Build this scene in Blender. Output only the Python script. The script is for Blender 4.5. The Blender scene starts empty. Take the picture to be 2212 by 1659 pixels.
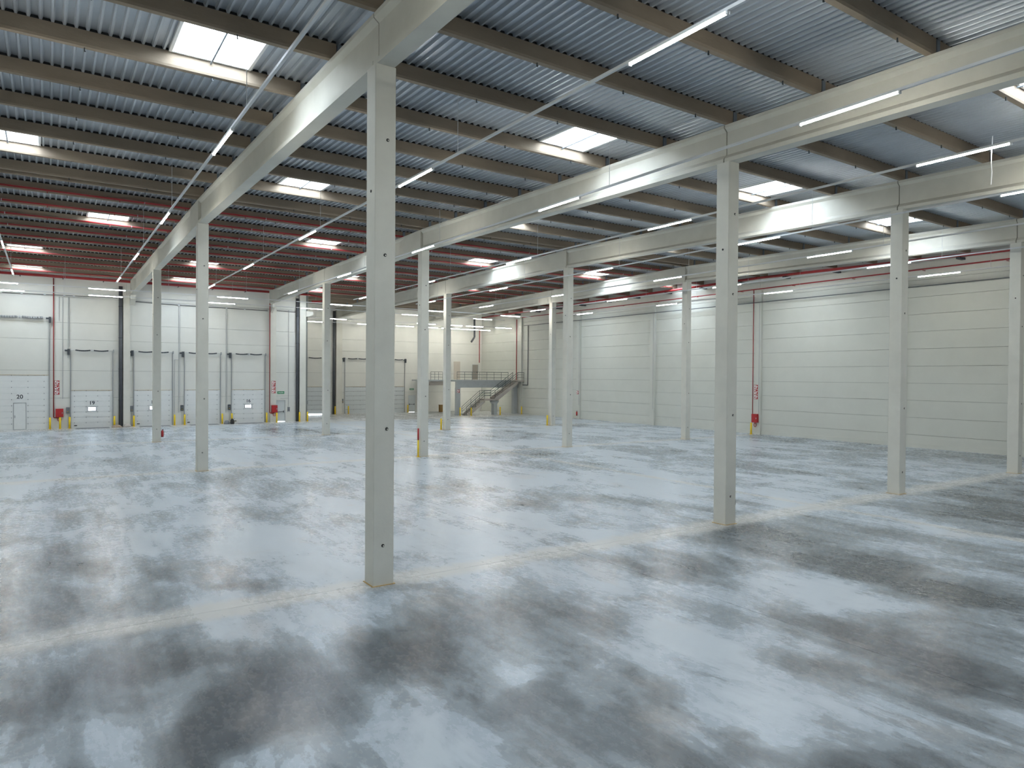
import bpy, math, random
from mathutils import Matrix, Vector
random.seed(7)
scene = bpy.context.scene
COL = scene.collection

# ---------------------------------------------------------------- camera
W, H, F = 2212.0, 1659.0, 1485.6176
YAW, PIT, ROL = .5937, -.0110, .0071
CAM = Vector((-6.0777, -14.5476, 4.774))
fw = Vector((math.sin(YAW)*math.cos(PIT), math.cos(YAW)*math.cos(PIT), math.sin(PIT)))
rt = Vector((math.cos(YAW), -math.sin(YAW), 0)); up = rt.cross(fw)
rr = rt*math.cos(ROL)+up*math.sin(ROL); uu = up*math.cos(ROL)-rt*math.sin(ROL)
cd = bpy.data.cameras.new('camera'); cam = bpy.data.objects.new('camera', cd); COL.objects.link(cam)
cd.sensor_fit = 'HORIZONTAL'; cd.sensor_width = 36; cd.lens = F/W*36; cd.clip_end = 400; cd.clip_start = .05
M = Matrix.Identity(4)
for i in range(3):
    M[i][0], M[i][1], M[i][2], M[i][3] = rr[i], uu[i], -fw[i], CAM[i]
cam.matrix_world = M
scene.camera = cam
def ray(x, y): return rr*((x-W/2)/F)-uu*((y-H/2)/F)+fw
def onY(x, y, Y): d = ray(x, y); return CAM+d*((Y-CAM.y)/d.y)
def onX(x, y, X): d = ray(x, y); return CAM+d*((X-CAM.x)/d.x)
def onZ(x, y, Z=0.): d = ray(x, y); return CAM+d*((Z-CAM.z)/d.z)

# ---------------------------------------------------------------- light, exposure
SKY, TUBE = 27.0, 95.0
wd = bpy.data.worlds.new('sky'); scene.world = wd; wd.use_nodes = True
bg = wd.node_tree.nodes['Background']; bg.inputs[0].default_value = (.80, .90, 1.0, 1); bg.inputs[1].default_value = SKY
scene.view_settings.view_transform = 'Standard'; scene.view_settings.look = 'None'
scene.view_settings.exposure = 0.12; scene.view_settings.gamma = 1; scene.view_settings.use_curve_mapping = False
cy = scene.cycles
cy.use_denoising = True; cy.max_bounces = 6; cy.diffuse_bounces = 4; cy.glossy_bounces = 3; cy.transparent_max_bounces = 8
cy.sample_clamp_indirect = 8; cy.caustics_reflective = False; cy.caustics_refractive = False

# ---------------------------------------------------------------- dimensions
GX = [0., 12.13, 23.09, 34.84]          # left faces of the column lines
RY = [0., 22.007, 39.135]               # near faces of the column rows
CW = .5
XL, XR, YR, YA, YB, XC = -12.6, 44.23, -27.9, 56.5, 67.6, 16.0
RID = 22.0
def soff(y): return 11.776+.01863*y if y < RID else 12.186-.0089*(y-RID)
def zpb(y): return soff(y)+1.22          # underside of the purlins
def zpt(y): return soff(y)+1.63          # top of the purlins
PUR = [.03+3.075*k for k in range(-9, 8)]+[22.33]+[25.1+3.26*j for j in range(10)]
PURB = PUR+[57.7, 60.96, 64.2]
BAYS = [(XL, .25), (.25, 12.38), (12.38, 23.34), (23.34, 35.09), (35.09, XR)]
# skylights: (x0, x1, purlin index in front)
def gap(y):
    return max(i for i, p in enumerate(PURB) if p < y)
SKYL = []
for y, xs in ((-8, [-8.4, 2.8, 16.0, 27.5]), (5, [-3.35, 9.05, 20.4, 31.5]), (17, [-8.4, 2.85, 15.0, 27.2, 38.6]),
              (30, [-4.25, 8.25, 20.8, 32.3, 41.3]), (44.0, [-8.45, 3.15, 14.9, 27.4, 38.4]), (53, [-8.5, 3.25, 15.2]),
              (-20.5, [-3.35, 9.05, 20.4, 31.5])):
    for x in xs: SKYL.append((x, x+2.08, gap(y)))

# ---------------------------------------------------------------- materials
MATS = {}
def mat(name, col, rough=.6, metal=0., var=0., scale=2., bump=0., bscale=40., emit=None, spec=.5, stretch=None, col2=None):
    m = bpy.data.materials.new(name); m.use_nodes = True; nt = m.node_tree; N = nt.nodes; L = nt.links
    b = N['Principled BSDF']
    b.inputs['Base Color'].default_value = (*col, 1); b.inputs['Roughness'].default_value = rough
    b.inputs['Metallic'].default_value = metal; b.inputs['Specular IOR Level'].default_value = spec
    if emit:
        b.inputs['Emission Color'].default_value = (*emit[0], 1); b.inputs['Emission Strength'].default_value = emit[1]
    if var or bump:
        g = N.new('ShaderNodeNewGeometry'); src = g.outputs['Position']
        if stretch:
            mp = N.new('ShaderNodeMapping'); mp.inputs['Scale'].default_value = stretch; L.new(src, mp.inputs[0]); src = mp.outputs[0]
    if var:
        n = N.new('ShaderNodeTexNoise'); n.inputs['Scale'].default_value = scale; n.inputs['Detail'].default_value = 5; n.inputs['Roughness'].default_value = .6
        L.new(src, n.inputs['Vector'])
        r = N.new('ShaderNodeValToRGB'); e = r.color_ramp.elements
        c2 = col2 or tuple(c*(1+var) for c in col); c1 = tuple(c*(1-var) for c in col)
        e[0].position = .3; e[0].color = (*c1, 1); e[1].position = .7; e[1].color = (*c2, 1)
        L.new(n.outputs['Fac'], r.inputs[0]); L.new(r.outputs[0], b.inputs['Base Color'])
    if bump:
        n2 = N.new('ShaderNodeTexNoise'); n2.inputs['Scale'].default_value = bscale; n2.inputs['Detail'].default_value = 3; L.new(src, n2.inputs['Vector'])
        bp = N.new('ShaderNodeBump'); bp.inputs['Strength'].default_value = bump; bp.inputs['Distance'].default_value = .02
        L.new(n2.outputs['Fac'], bp.inputs['Height']); L.new(bp.outputs[0], b.inputs['Normal'])
    MATS[name] = m; return m
mat('concrete_white', (.66, .65, .59), .75, var=.05, scale=1.2, bump=.12, bscale=18)
mat('concrete_girder', (.59, .58, .52), .8, var=.06, scale=.9, bump=.12, bscale=14)
mat('concrete_brown', (.27, .215, .16), .85, var=.16, scale=1.1, bump=.25, bscale=20, stretch=(.35, 1, 1))
mat('deck_metal', (.52, .56, .61), .40, metal=.5, var=.06, scale=.8)
mat('bracket_steel', (.20, .23, .26), .5, metal=.5, var=.08, scale=5)
mat('insulation', (.35, .33, .30), .9, var=.05)
mat('wall_panel', (.70, .70, .66), .7, var=.03, scale=.6, bump=.05, bscale=25)
mat('wall_panel_right', (.63, .64, .59), .65, var=.03, scale=.6, bump=.05, bscale=25)
mat('joint', (.20, .21, .20), .9, var=.05)
mat('door_white', (.78, .80, .80), .45, var=.02, scale=3)
mat('door_grey', (.62, .66, .67), .5, var=.03, scale=3)
mat('door_beige', (.55, .50, .44), .6, var=.03)
mat('door_taupe', (.34, .31, .28), .6, var=.03)
mat('rail_steel', (.42, .44, .46), .4, metal=.8, var=.06, scale=6)
mat('galv', (.58, .60, .62), .4, metal=.7, var=.08, scale=8)
mat('dark_steel', (.055, .065, .075), .55, var=.1, scale=5)
mat('black', (.012, .012, .014), .6, var=.1)
mat('downpipe', (.075, .08, .09), .5, var=.1, scale=3)
mat('red', (.42, .018, .022), .42, var=.08, scale=4)
mat('red_pipe', (.30, .014, .016), .45, var=.12, scale=2)
mat('yellow', (.86, .60, .01), .45, var=.06, scale=6)
mat('white', (.85, .85, .84), .5, var=.02)
mat('green', (.01, .22, .09), .5, var=.03)
mat('trunk_white', (.72, .73, .74), .4, var=.02)
mat('wire', (.62, .64, .66), .35, metal=.6, var=.03)
mat('conduit', (.50, .51, .52), .5, metal=.3, var=.04)
mat('tray', (.12, .125, .13), .6, var=.05)
mat('led', (.9, .9, .88), .4, emit=((1.0, .975, .87), TUBE))
mat('navy', (.03, .035, .05), .6, var=.03)
mat('stair_concrete', (.48, .44, .40), .8, var=.06, scale=3)
mat('grey_concrete', (.46, .49, .50), .75, var=.05, scale=2)
mat('railing', (.13, .17, .17), .5, metal=.3, var=.08, scale=4)
mat('brown_wood', (.26, .16, .05), .6, var=.15, scale=4)
mat('cloth', (.42, .33, .24), .9, var=.25, scale=5)
mat('plate', (.20, .21, .23), .45, metal=.4, var=.15, scale=4)
mat('apron', (.55, .54, .52), .9, var=.05)
mat('rust', (.50, .34, .14), .9, var=.2, scale=10)

def glass():
    m = bpy.data.materials.new('clear_pane'); m.use_nodes = True; nt = m.node_tree; N = nt.nodes; L = nt.links
    N.remove(N['Principled BSDF']); out = N['Material Output']
    t = N.new('ShaderNodeBsdfTransparent'); t.inputs[0].default_value = (.93, .96, .98, 1)
    g = N.new('ShaderNodeBsdfGlossy'); g.inputs['Roughness'].default_value = .08
    n = N.new('ShaderNodeTexNoise'); n.inputs['Scale'].default_value = 3
    mx = N.new('ShaderNodeMixShader'); mx.inputs[0].default_value = .05
    L.new(t.outputs[0], mx.inputs[1]); L.new(g.outputs[0], mx.inputs[2]); L.new(mx.outputs[0], out.inputs[0])
    MATS['pane'] = m
glass()
def tinted():
    m = MATS['pane'].copy(); m.name = 'tinted_pane'; MATS['tinted'] = m
    [n for n in m.node_tree.nodes if n.type == 'BSDF_TRANSPARENT'][0].inputs[0].default_value = (.42, .43, .44, 1)
tinted()

def floor_mat():
    m = bpy.data.materials.new('polished_concrete'); m.use_nodes = True; nt = m.node_tree; N = nt.nodes; L = nt.links
    b = N['Principled BSDF']; g = N.new('ShaderNodeNewGeometry'); P = g.outputs['Position']
    def noise(scale, st=(1, 1, 1), detail=6, rough=.6, dist=0., loc=(0, 0, 0)):
        mp = N.new('ShaderNodeMapping'); mp.inputs['Scale'].default_value = st; mp.inputs['Location'].default_value = loc; L.new(P, mp.inputs[0])
        n = N.new('ShaderNodeTexNoise'); n.inputs['Scale'].default_value = scale; n.inputs['Detail'].default_value = detail
        n.inputs['Roughness'].default_value = rough; n.inputs['Distortion'].default_value = dist; L.new(mp.outputs[0], n.inputs['Vector']); return n.outputs['Fac']
    def math_(op, a, c, d=None, clamp=False):
        n = N.new('ShaderNodeMath'); n.operation = op; n.use_clamp = clamp
        for i, v in enumerate((a, c, d)):
            if v is None: continue
            if isinstance(v, (int, float)): n.inputs[i].default_value = v
            else: L.new(v, n.inputs[i])
        return n.outputs[0]
    def ss(v, lo, hi):
        n = N.new('ShaderNodeMapRange'); n.interpolation_type = 'SMOOTHSTEP'; n.inputs['From Min'].default_value = lo; n.inputs['From Max'].default_value = hi
        L.new(v, n.inputs['Value']); return n.outputs['Result']
    def mix(f, a, c):
        n = N.new('ShaderNodeMix'); n.data_type = 'RGBA'
        if isinstance(f, (int, float)): n.inputs['Factor'].default_value = f
        else: L.new(f, n.inputs['Factor'])
        for i, v in ((6, a), (7, c)):
            if isinstance(v, tuple): n.inputs[i].default_value = (*v, 1)
            else: L.new(v, n.inputs[i])
        return n.outputs[2]
    zone = noise(.13, (1, .55, 1), 3, .5, .4)
    blot = noise(.62, (1, .55, 1), 9, .66, .5, (3, 9, 0))
    med = noise(1.1, (1, .5, 1), 5, .55, .8, (13, 2, 0))
    fine = noise(7.5, (1, .6, 1), 6, .7, .2)
    tiny = noise(26, (1, 1, 1), 3, .6)
    streak = noise(1.6, (2.2, .16, 1), 5, .6, .25)
    sx = N.new('ShaderNodeSeparateXYZ'); L.new(P, sx.inputs[0]); X, Y = sx.outputs[0], sx.outputs[1]
    # tone field: large zones, sharp edged blotches, trowel streaks; the near pour is darker than the far one
    t = math_('ADD', math_('MULTIPLY', zone, .62), math_('MULTIPLY', blot, .70))
    t = math_('ADD', t, math_('MULTIPLY', math_('SUBTRACT', streak, .5), .22))
    t = math_('ADD', t, math_('MULTIPLY', ss(Y, .3, -.3), .055))
    t = math_('SUBTRACT', t, math_('MULTIPLY', ss(Y, 22.2, 22.4), .02))
    STAINS = [(230, 1470, 2.0, 1.4, .16), (620, 1500, 1.3, 1.2, .17), (420, 1590, 1.2, .8, .12), (880, 1400, 1.0, 1.3, .12), (1190, 1510, .5, .6, .13), (1480, 1225, 1.2, 1.1, .11),
              (1900, 1390, .9, 2.2, .15), (2130, 1490, .7, 1.6, .13), (2050, 1290, 1.2, 2.0, .10), (1850, 1215, 1.4, 1.2, .07), (1560, 1625, .5, .5, .10),
              (1480, 1390, 1.5, 1.5, -.17), (1750, 1265, 1.3, 1.6, -.14), (1650, 1560, 1.2, 1.2, -.16), (950, 1590, .9, .8, -.10), (700, 1330, 3.0, .9, -.05),
              (330, 1130, 1.0, 1.4, .08), (190, 1225, .7, .9, .10), (540, 1265, .6, .5, .12), (860, 1195, 1.5, .8, .07), (1180, 1170, 1.3, .5, .09), (1170, 1095, 1.0, 1.2, .09),
              (550, 1065, 2.0, 1.2, .06), (520, 1180, 1.5, 1.5, -.08), (1120, 1040, 2.2, 1.6, -.09), (1400, 1060, 2.5, 2.5, -.05), (750, 1090, 2, 1.5, -.05)]
    wn = N.new('ShaderNodeTexNoise'); wn.inputs['Scale'].default_value = .9; wn.inputs['Detail'].default_value = 5; L.new(P, wn.inputs['Vector'])
    wv = N.new('ShaderNodeVectorMath'); wv.operation = 'MULTIPLY_ADD'; wv.inputs[1].default_value = (2.2, 2.2, 0); L.new(wn.outputs['Color'], wv.inputs[0])
    wo = N.new('ShaderNodeVectorMath'); wo.operation = 'SUBTRACT'; wo.inputs[1].default_value = (1.1, 1.1, 0); L.new(P, wo.inputs[0]); L.new(wo.outputs[0], wv.inputs[2])
    PW = wv.outputs[0]
    for (u_, v_, rx_, ry_, k_) in STAINS:
        w_ = onZ(u_, v_)
        mp = N.new('ShaderNodeMapping'); mp.vector_type = 'TEXTURE'; mp.inputs['Location'].default_value = (w_.x, w_.y, 0); mp.inputs['Scale'].default_value = (rx_, ry_, 1); L.new(PW, mp.inputs[0])
        ln = N.new('ShaderNodeVectorMath'); ln.operation = 'LENGTH'; L.new(mp.outputs[0], ln.inputs[0])
        t = math_('MULTIPLY_ADD', ss(ln.outputs['Value'], 1.5, .15), k_*1.25, t)
    t2 = math_('ADD', t, math_('MULTIPLY', math_('SUBTRACT', fine, .5), .26))
    t3 = math_('ADD', t, math_('MULTIPLY', math_('SUBTRACT', fine, .5), .03)); mid = ss(t3, .690, .704)
    dark = ss(t2, .735, .80)
    deep = ss(t2, .80, .90)
    pale = ss(t, .66, .56)
    c = mix(pale, (.40, .455, .51), (.50, .555, .605))
    farw = math_('MULTIPLY_ADD', ss(Y, 20., 24.), -.42, .74)
    c = mix(math_('MULTIPLY', mid, farw), c, (.215, .245, .27))
    c = mix(math_('MULTIPLY', dark, .75), c, (.105, .122, .136))
    c = mix(math_('MULTIPLY', deep, .8), c, (.052, .062, .072))
    warm = ss(noise(.5, (1, .7, 1), 4, .6, .5, (20, 4, 0)), .57, .70)
    c = mix(math_('MULTIPLY', warm, .28), c, (.46, .42, .39))
    scr = ss(noise(7, (3.5, .1, 1), 3, .5, .4, (5, 5, 0)), .66, .72)
    c = mix(math_('MULTIPLY', scr, .2), c, (.60, .62, .64))
    # dusty bands swept along the slab joints under the column rows and the long joint
    for val, cen, w in ((Y, .25, .75), (Y, 22.3, .6), (Y, 39.4, .6), (X, 17.9, .32)):
        d = math_('ABSOLUTE', math_('SUBTRACT', val, cen), 0)
        d = math_('ADD', d, math_('MULTIPLY', math_('SUBTRACT', med, .5), .9))
        d = math_('ADD', d, math_('MULTIPLY', math_('SUBTRACT', fine, .5), .5))
        c = mix(math_('MULTIPLY', ss(d, w, w*.25), .75), c, (.56, .55, .52))
    # dusty strip along the dock wall
    d = math_('ADD', Y, math_('MULTIPLY', math_('SUBTRACT', med, .5), 2.))
    c = mix(math_('MULTIPLY', ss(d, 53.2, 54.6), .6), c, (.60, .585, .55))
    L.new(c, b.inputs['Base Color'])
    r = math_('ADD', math_('MULTIPLY', fine, .14), .20); r = math_('ADD', r, math_('MULTIPLY', pale, .06))
    L.new(r, b.inputs['Roughness']); b.inputs['Specular IOR Level'].default_value = .45
    bp = N.new('ShaderNodeBump'); bp.inputs['Strength'].default_value = .03; bp.inputs['Distance'].default_value = .01
    L.new(tiny, bp.inputs['Height']); L.new(bp.outputs[0], b.inputs['Normal'])
    MATS['floor'] = m
floor_mat()

# ---------------------------------------------------------------- mesh helpers
class MB:
    def __init__(s): s.v = []; s.f = []
    def add(s, vs, fs):
        o = len(s.v); s.v += [tuple(p) for p in vs]; s.f += [tuple(i+o for i in f) for f in fs]; return s
    def box(s, x0, x1, y0, y1, z0, z1):
        return s.add([(x, y, z) for z in (z0, z1) for y in (y0, y1) for x in (x0, x1)],
                     [(0, 2, 3, 1), (4, 5, 7, 6), (0, 1, 5, 4), (2, 6, 7, 3), (0, 4, 6, 2), (1, 3, 7, 5)])
    def cbox(s, c, sx, sy, sz): return s.box(c[0]-sx/2, c[0]+sx/2, c[1]-sy/2, c[1]+sy/2, c[2]-sz/2, c[2]+sz/2)
    def cyl(s, a, b, r, n=8, r2=None):
        a, b = Vector(a), Vector(b); d = (b-a).normalized(); r2 = r if r2 is None else r2
        u = d.orthogonal().normalized(); w = d.cross(u)
        vs = [a+(u*math.cos(t)+w*math.sin(t))*r for t in [2*math.pi*i/n for i in range(n)]]+[b+(u*math.cos(t)+w*math.sin(t))*r2 for t in [2*math.pi*i/n for i in range(n)]]
        return s.add(vs, [(i, (i+1) % n, n+(i+1) % n, n+i) for i in range(n)]+[tuple(range(n))[::-1], tuple(range(n, 2*n))])
    def path(s, pts, r, n=8):
        for a, b in zip(pts, pts[1:]): s.cyl(a, b, r, n)
        return s
    def prism(s, poly, axis, a, b):      # poly: 2-D outline (counter-clockwise seen along the axis), extruded from a to b
        k = len(poly)
        def P(p, t): return {'x': (t, p[0], p[1]), 'y': (p[0], t, p[1]), 'z': (p[0], p[1], t)}[axis]
        return s.add([P(p, a) for p in poly]+[P(p, b) for p in poly],
                     [(i, (i+1) % k, k+(i+1) % k, k+i) for i in range(k)]+[tuple(range(k))[::-1], tuple(range(k, 2*k))])
    def loft(s, sections):
        k = len(sections[0]); o = len(s.v)
        for sec in sections: s.v += [tuple(p) for p in sec]
        for j in range(len(sections)-1):
            for i in range(k): s.f.append((o+j*k+i, o+j*k+(i+1) % k, o+(j+1)*k+(i+1) % k, o+(j+1)*k+i))
        s.f.append(tuple(o+i for i in range(k))[::-1]); e = o+(len(sections)-1)*k; s.f.append(tuple(e+i for i in range(k))); return s
    def mesh(s, name, m, org=(0, 0, 0)):
        me = bpy.data.meshes.new(name); me.from_pydata([(x-org[0], y-org[1], z-org[2]) for x, y, z in s.v], [], s.f)
        me.materials.append(MATS[m]); me.update()
        import bmesh
        bm = bmesh.new(); bm.from_mesh(me); bmesh.ops.recalc_face_normals(bm, faces=bm.faces); bm.to_mesh(me); bm.free(); return me
    def obj(s, name, m, parent=None, smooth=False):
        if parent is not None: org = wloc(parent)
        else:
            xs, ys, zs = zip(*s.v); org = ((min(xs)+max(xs))/2, (min(ys)+max(ys))/2, min(zs))
        me = s.mesh(name, m, org)
        if smooth:
            for p in me.polygons: p.use_smooth = True
        return link(name, me, parent, None if parent is not None else org)
def wloc(o):
    v = Vector(o.location)
    while o.parent: o = o.parent; v += Vector(o.location)
    return tuple(v)
def link(name, me, parent=None, loc=None):
    o = bpy.data.objects.new(name, me); COL.objects.link(o)
    if parent is not None: o.parent = parent
    if loc is not None: o.location = loc
    return o
def tag(o, label, cat, group=None):
    o['label'] = label; o['category'] = cat
    if group: o['group'] = group
    return o
def thing(name, loc, label, cat, group=None):
    o = bpy.data.objects.new(name, None); COL.objects.link(o); o.location = loc; o.empty_display_size = .2
    return tag(o, label, cat, group)
def struct(o, label=None):
    o['kind'] = 'structure'
    if label: o['label'] = label
    return o
def dup(o, loc=None, parent=None, label=None, group=None):
    c = o.copy(); COL.objects.link(c)
    if parent is not None: c.parent = parent
    if loc is not None: c.location = loc
    if label: c['label'] = label
    if group: c['group'] = group
    for ch in list(o.children): dup(ch, None, c)
    return c
def text(s, body, size, m, name, parent, loc, rot):
    cu = bpy.data.curves.new('t', 'FONT'); cu.body = body; cu.size = size; cu.align_x = 'CENTER'; cu.align_y = 'CENTER'; cu.extrude = .004; cu.offset = size*.013
    t = bpy.data.objects.new('t', cu); COL.objects.link(t)
    me = bpy.data.meshes.new_from_object(t.evaluated_get(bpy.context.evaluated_depsgraph_get()))
    bpy.data.objects.remove(t); bpy.data.curves.remove(cu)
    me.materials.clear(); me.materials.append(MATS[m])
    me.transform(Matrix.Rotation(rot[2], 4, 'Z') @ Matrix.Rotation(rot[0], 4, 'X'))
    o = link(name, me, parent); w = wloc(parent); o.location = (loc[0]-w[0], loc[1]-w[1], loc[2]-w[2]); return o

# ---------------------------------------------------------------- floor
fl = MB().box(XL-.4, XR+.4, YR-.4, YB+.4, -.30, -.13).obj('floor', 'joint'); struct(fl, 'grey polished concrete warehouse floor with dark patches')
xsl = [XL-.3, 5.9, 17.9, 29.9, XR+.3]; ysl = [YR-.3, .25, 22.3, 39.4, YB+.3]
for i in range(4):
    for j in range(4):
        MB().box(xsl[i]+.004, xsl[i+1]-.004, ysl[j]+.004, ysl[j+1]-.004, -.13, 0).obj('slab', 'floor', fl)
ap = MB().box(-60, 110, YB+1.2, YB+60, -.35, -.25).box(-60, XC-.3, YA+.7, YB+1.2, -.35, -.25).obj('ground', 'apron'); struct(ap, 'concrete yard outside the dock doors')

# ---------------------------------------------------------------- roof
def prof(x):
    u = (x % .25)
    if u < .05: return 0.
    if u < .08: return .085*(u-.05)/.03
    if u < .22: return .085
    return .085*(.25-u)/.03
def xbreaks(a, b):
    k = math.floor(a/.25); s = {a, b}
    while k*.25 < b:
        for d in (0, .05, .08, .22):
            x = k*.25+d
            if a+1e-4 < x < b-1e-4: s.add(x)
        k += 1
    return sorted(s)
def deck(mb, xa, xb, ya, yb):
    xs = xbreaks(xa, xb); n = len(xs)
    vs = [(x, ya, zpt(ya)+prof(x)) for x in xs]+[(x, yb, zpt(yb)+prof(x)) for x in xs]
    mb.add(vs, [(i, i+1, n+i+1, n+i) for i in range(n-1)])
roof = MB(); ceil_parts = []
for bi, (xa, xb) in enumerate(BAYS):
    ps = PUR if bi == 0 else PURB
    for i, y0 in enumerate(ps):
        y1 = ps[i+1] if i+1 < len(ps) else (YA+.3 if bi == 0 else YB+.3)
        segs = [(xa, xb)]
        if bi == 1 and y0 > 54:     # this bay is cut by the return wall
            segs = [(xa, xb)] if y0 < 55 else []
            if y0 < 55: y1 = YA+.3
        if bi == 2 and y0 > 54:
            segs = [(XC-.1, xb)]
            if y0 < 55: segs = [(xa, xb)]
        hole = [s for s in SKYL if s[2] == i and s[0] > xa and s[1] < xb]
        for (a, b) in segs:
            mb = MB()
            if hole:
                h = hole[0]; s0, s1 = y0+.62, y1-.04
                deck(mb, a, h[0], y0, y1); deck(mb, h[1], b, y0, y1); deck(mb, h[0], h[1], y0, s0); deck(mb, h[0], h[1], s1, y1)
                rs = [(a, h[0], y0, y1), (h[1], b, y0, y1), (h[0], h[1], y0, s0), (h[0], h[1], s1, y1)]
            else:
                deck(mb, a, b, y0, y1); rs = [(a, b, y0, y1)]
            ceil_parts.append(mb)
            for (p, q, u, v) in rs:
                zu, zv = zpt(u)+.095, zpt(v)+.095
                roof.add([(p, u, zu), (q, u, zu), (q, v, zv), (p, v, zv), (p, u, zu+.12), (q, u, zu+.12), (q, v, zv+.12), (p, v, zv+.12)],
                         [(0, 3, 2, 1), (4, 5, 6, 7), (0, 1, 5, 4), (2, 3, 7, 6), (0, 4, 7, 3), (1, 2, 6, 5)])
ceiling = struct(roof.obj('ceiling', 'insulation'), 'ribbed metal deck roof on brown concrete purlins')
for mb in ceil_parts: mb.obj('deck_panel', 'deck_metal', ceiling)
def purlin_section(): return [(.02, 0), (.18, 0), (.20, .06), (.20, .41), (0, .41), (0, .06)]
for bi, (xa, xb) in enumerate(BAYS):
    a = xa+(.05 if bi else .0); b = xb-.05 if bi < 4 else XR
    me = MB().prism(purlin_section(), 'x', a, b).mesh('purlin', 'concrete_brown')
    hk = MB()
    x = a+1.2
    while x < b-.6: hk.box(x-.012, x+.012, .085, .115, -.10, .0).box(x-.012, x+.03, .085, .115, -.10, -.08); x += 3.05
    hme = hk.mesh('hook', 'dark_steel')
    cme = MB().box(a, b, .035, .165, .411, .49).mesh('closure_strip', 'black')
    ps = PUR if bi == 0 else PURB
    for y in ps:
        if bi == 1 and y > 56: continue
        aa = a
        if bi == 2 and y > 56:
            o = MB().prism([(p+y, q+zpb(y)) for p, q in purlin_section()], 'x', XC+.1, b).obj('purlin', 'concrete_brown', ceiling)
        else:
            o = link('purlin', me, ceiling); w = wloc(ceiling); o.location = (-w[0], y-w[1], zpb(y)-w[2])
            link('closure_strip', cme, o)
            if y < 30:
                h = link('hook', hme, o); h['kind'] = 'stuff'
# steel plates bridging the purlin joints over the girders
for gx in GX:
    for y in PURB:
        if y < -12 or (gx < 13 and y > 56): continue
        MB().box(gx+.225, gx+.38, y-.012, y+.19, zpb(y)+.004, zpt(y)-.01).obj('bracket', 'bracket_steel', ceiling)

# ---------------------------------------------------------------- columns
def sockets(parent, seq):
    for face, u, z in seq:
        if face == 'f':
            o = link('socket', SOCK_F, parent); o.location = (u, -.002, z)
        else:
            o = link('socket', SOCK_L, parent); o.location = (-.002, u, z)
SOCK_F = MB().cyl((0, .0, 0), (0, -.012, 0), .036, 12).mesh('socket', 'black')
SOCK_L = MB().cyl((0, .0, 0), (-.012, 0, 0), .032, 12).mesh('socket', 'black')
PLUG_F = MB().cyl((.008, -.01, -.006), (.008, -.018, -.006), .017, 10).mesh('plug', 'concrete_white')
def shaft(h):
    c = .014; pl = [(c, 0), (CW-c, 0), (CW, c), (CW, CW-c), (CW-c, CW), (c, CW), (0, CW-c), (0, c)]
    return MB().prism(pl, 'z', 0, h)
CLAB = {(0, 2): 'white concrete column with a red fire extinguisher on its side', (1, 1): 'white concrete column beside the red and yellow post',
        (2, 2): 'white concrete column with a yellow bollard, standing before the mezzanine', (3, 2): 'white concrete column with a yellow bollard, standing between the right wall and the staircase',
        (1, 0): 'white concrete column with a black cable loop near its foot'}
COLS = {}
for i, gx in enumerate(GX):
    for j, ry in enumerate(RY):
        lab = CLAB.get((i, j)); h = min(soff(ry), soff(ry+CW))-.004
        t = thing('concrete_column', (gx, ry, 0), lab or 'plain white square concrete column standing free on the open floor', 'column', None if lab else 'free standing columns of the hall')
        me = shaft(h).mesh('shaft', 'concrete_white'); link('shaft', me, t)
        link('grout', MB().box(-.03, CW+.03, -.03, CW+.03, 0, .012).mesh('grout', 'rust'), t)
        seq = [('f', .30, 10.1), ('f', .25, 7.5), ('f', .31, 3.56), ('f', .23, .91), ('l', .22, 8.95)]
        for f_, u, z in seq:
            o = link('socket', SOCK_F if f_ == 'f' else SOCK_L, t); o.location = (u, 0, z) if f_ == 'f' else (0, u, z)
            if f_ == 'f': link('plug', PLUG_F, o)
        COLS[i, j] = t
ca = COLS[1, 0]
MB().path([(12.63+.005, .1, .86), (12.63+.05, .08, .82), (12.63+.075, .07, .72), (12.63+.06, .06, .62), (12.63+.008, .06, .56)], .012, 8).obj('cable', 'black', ca)

# ---------------------------------------------------------------- girders
def gsec(x0, y, web):
    z = soff(y); w = .04+web; r = CW
    L_ = [(x0+.04, z), (x0+.04, z+.13), (x0+w, z+.13+web), (x0+w, z+1.12-web*.75), (x0+.055, z+1.12), (x0+.055, z+1.22)]
    R_ = [(x0+r-(a-x0), b) for a, b in L_[::-1]]
    return [(a, y, b) for a, b in L_+R_]
def girder(x0, ya, yb, flat, lab, grp):
    ys = [ya+.02]
    if flat: ys += [ya+2.2, ya+3.2, yb-3.2, yb-2.2]
    else: ys += []
    if ya < RID < yb: ys.append(RID)
    ys += [yb-.02]; ys = sorted(ys)
    def web(y):
        if not flat: return .14
        d = min(y-ya, yb-y); return .012 if d < 2.5 else .13
    g = MB().loft([gsec(x0, y, web(y)) for y in ys]).obj('concrete_girder', 'concrete_girder'); tag(g, lab, 'girder', grp); return g
for i, gx in enumerate(GX):
    yend = YA-.72 if i < 2 else YB-.02
    ln_ = ('above the extinguisher column line', 'above the cable loop column line', 'above the column line before the mezzanine', 'above the column line nearest the right wall')[i]
    girder(gx, YR+.05, .25, False, 'white concrete roof girder over the near floor, '+ln_, None)
    girder(gx, .25, 22.25, False, 'white recessed roof girder below pipe-free purlins, '+ln_, None)
    girder(gx, 22.25, 39.385, True, 'white roof girder below the sprinkler pipes, '+ln_, None)
    girder(gx, 39.385, yend, True, 'white roof girder ending at a dock wall, '+ln_, None)

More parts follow.
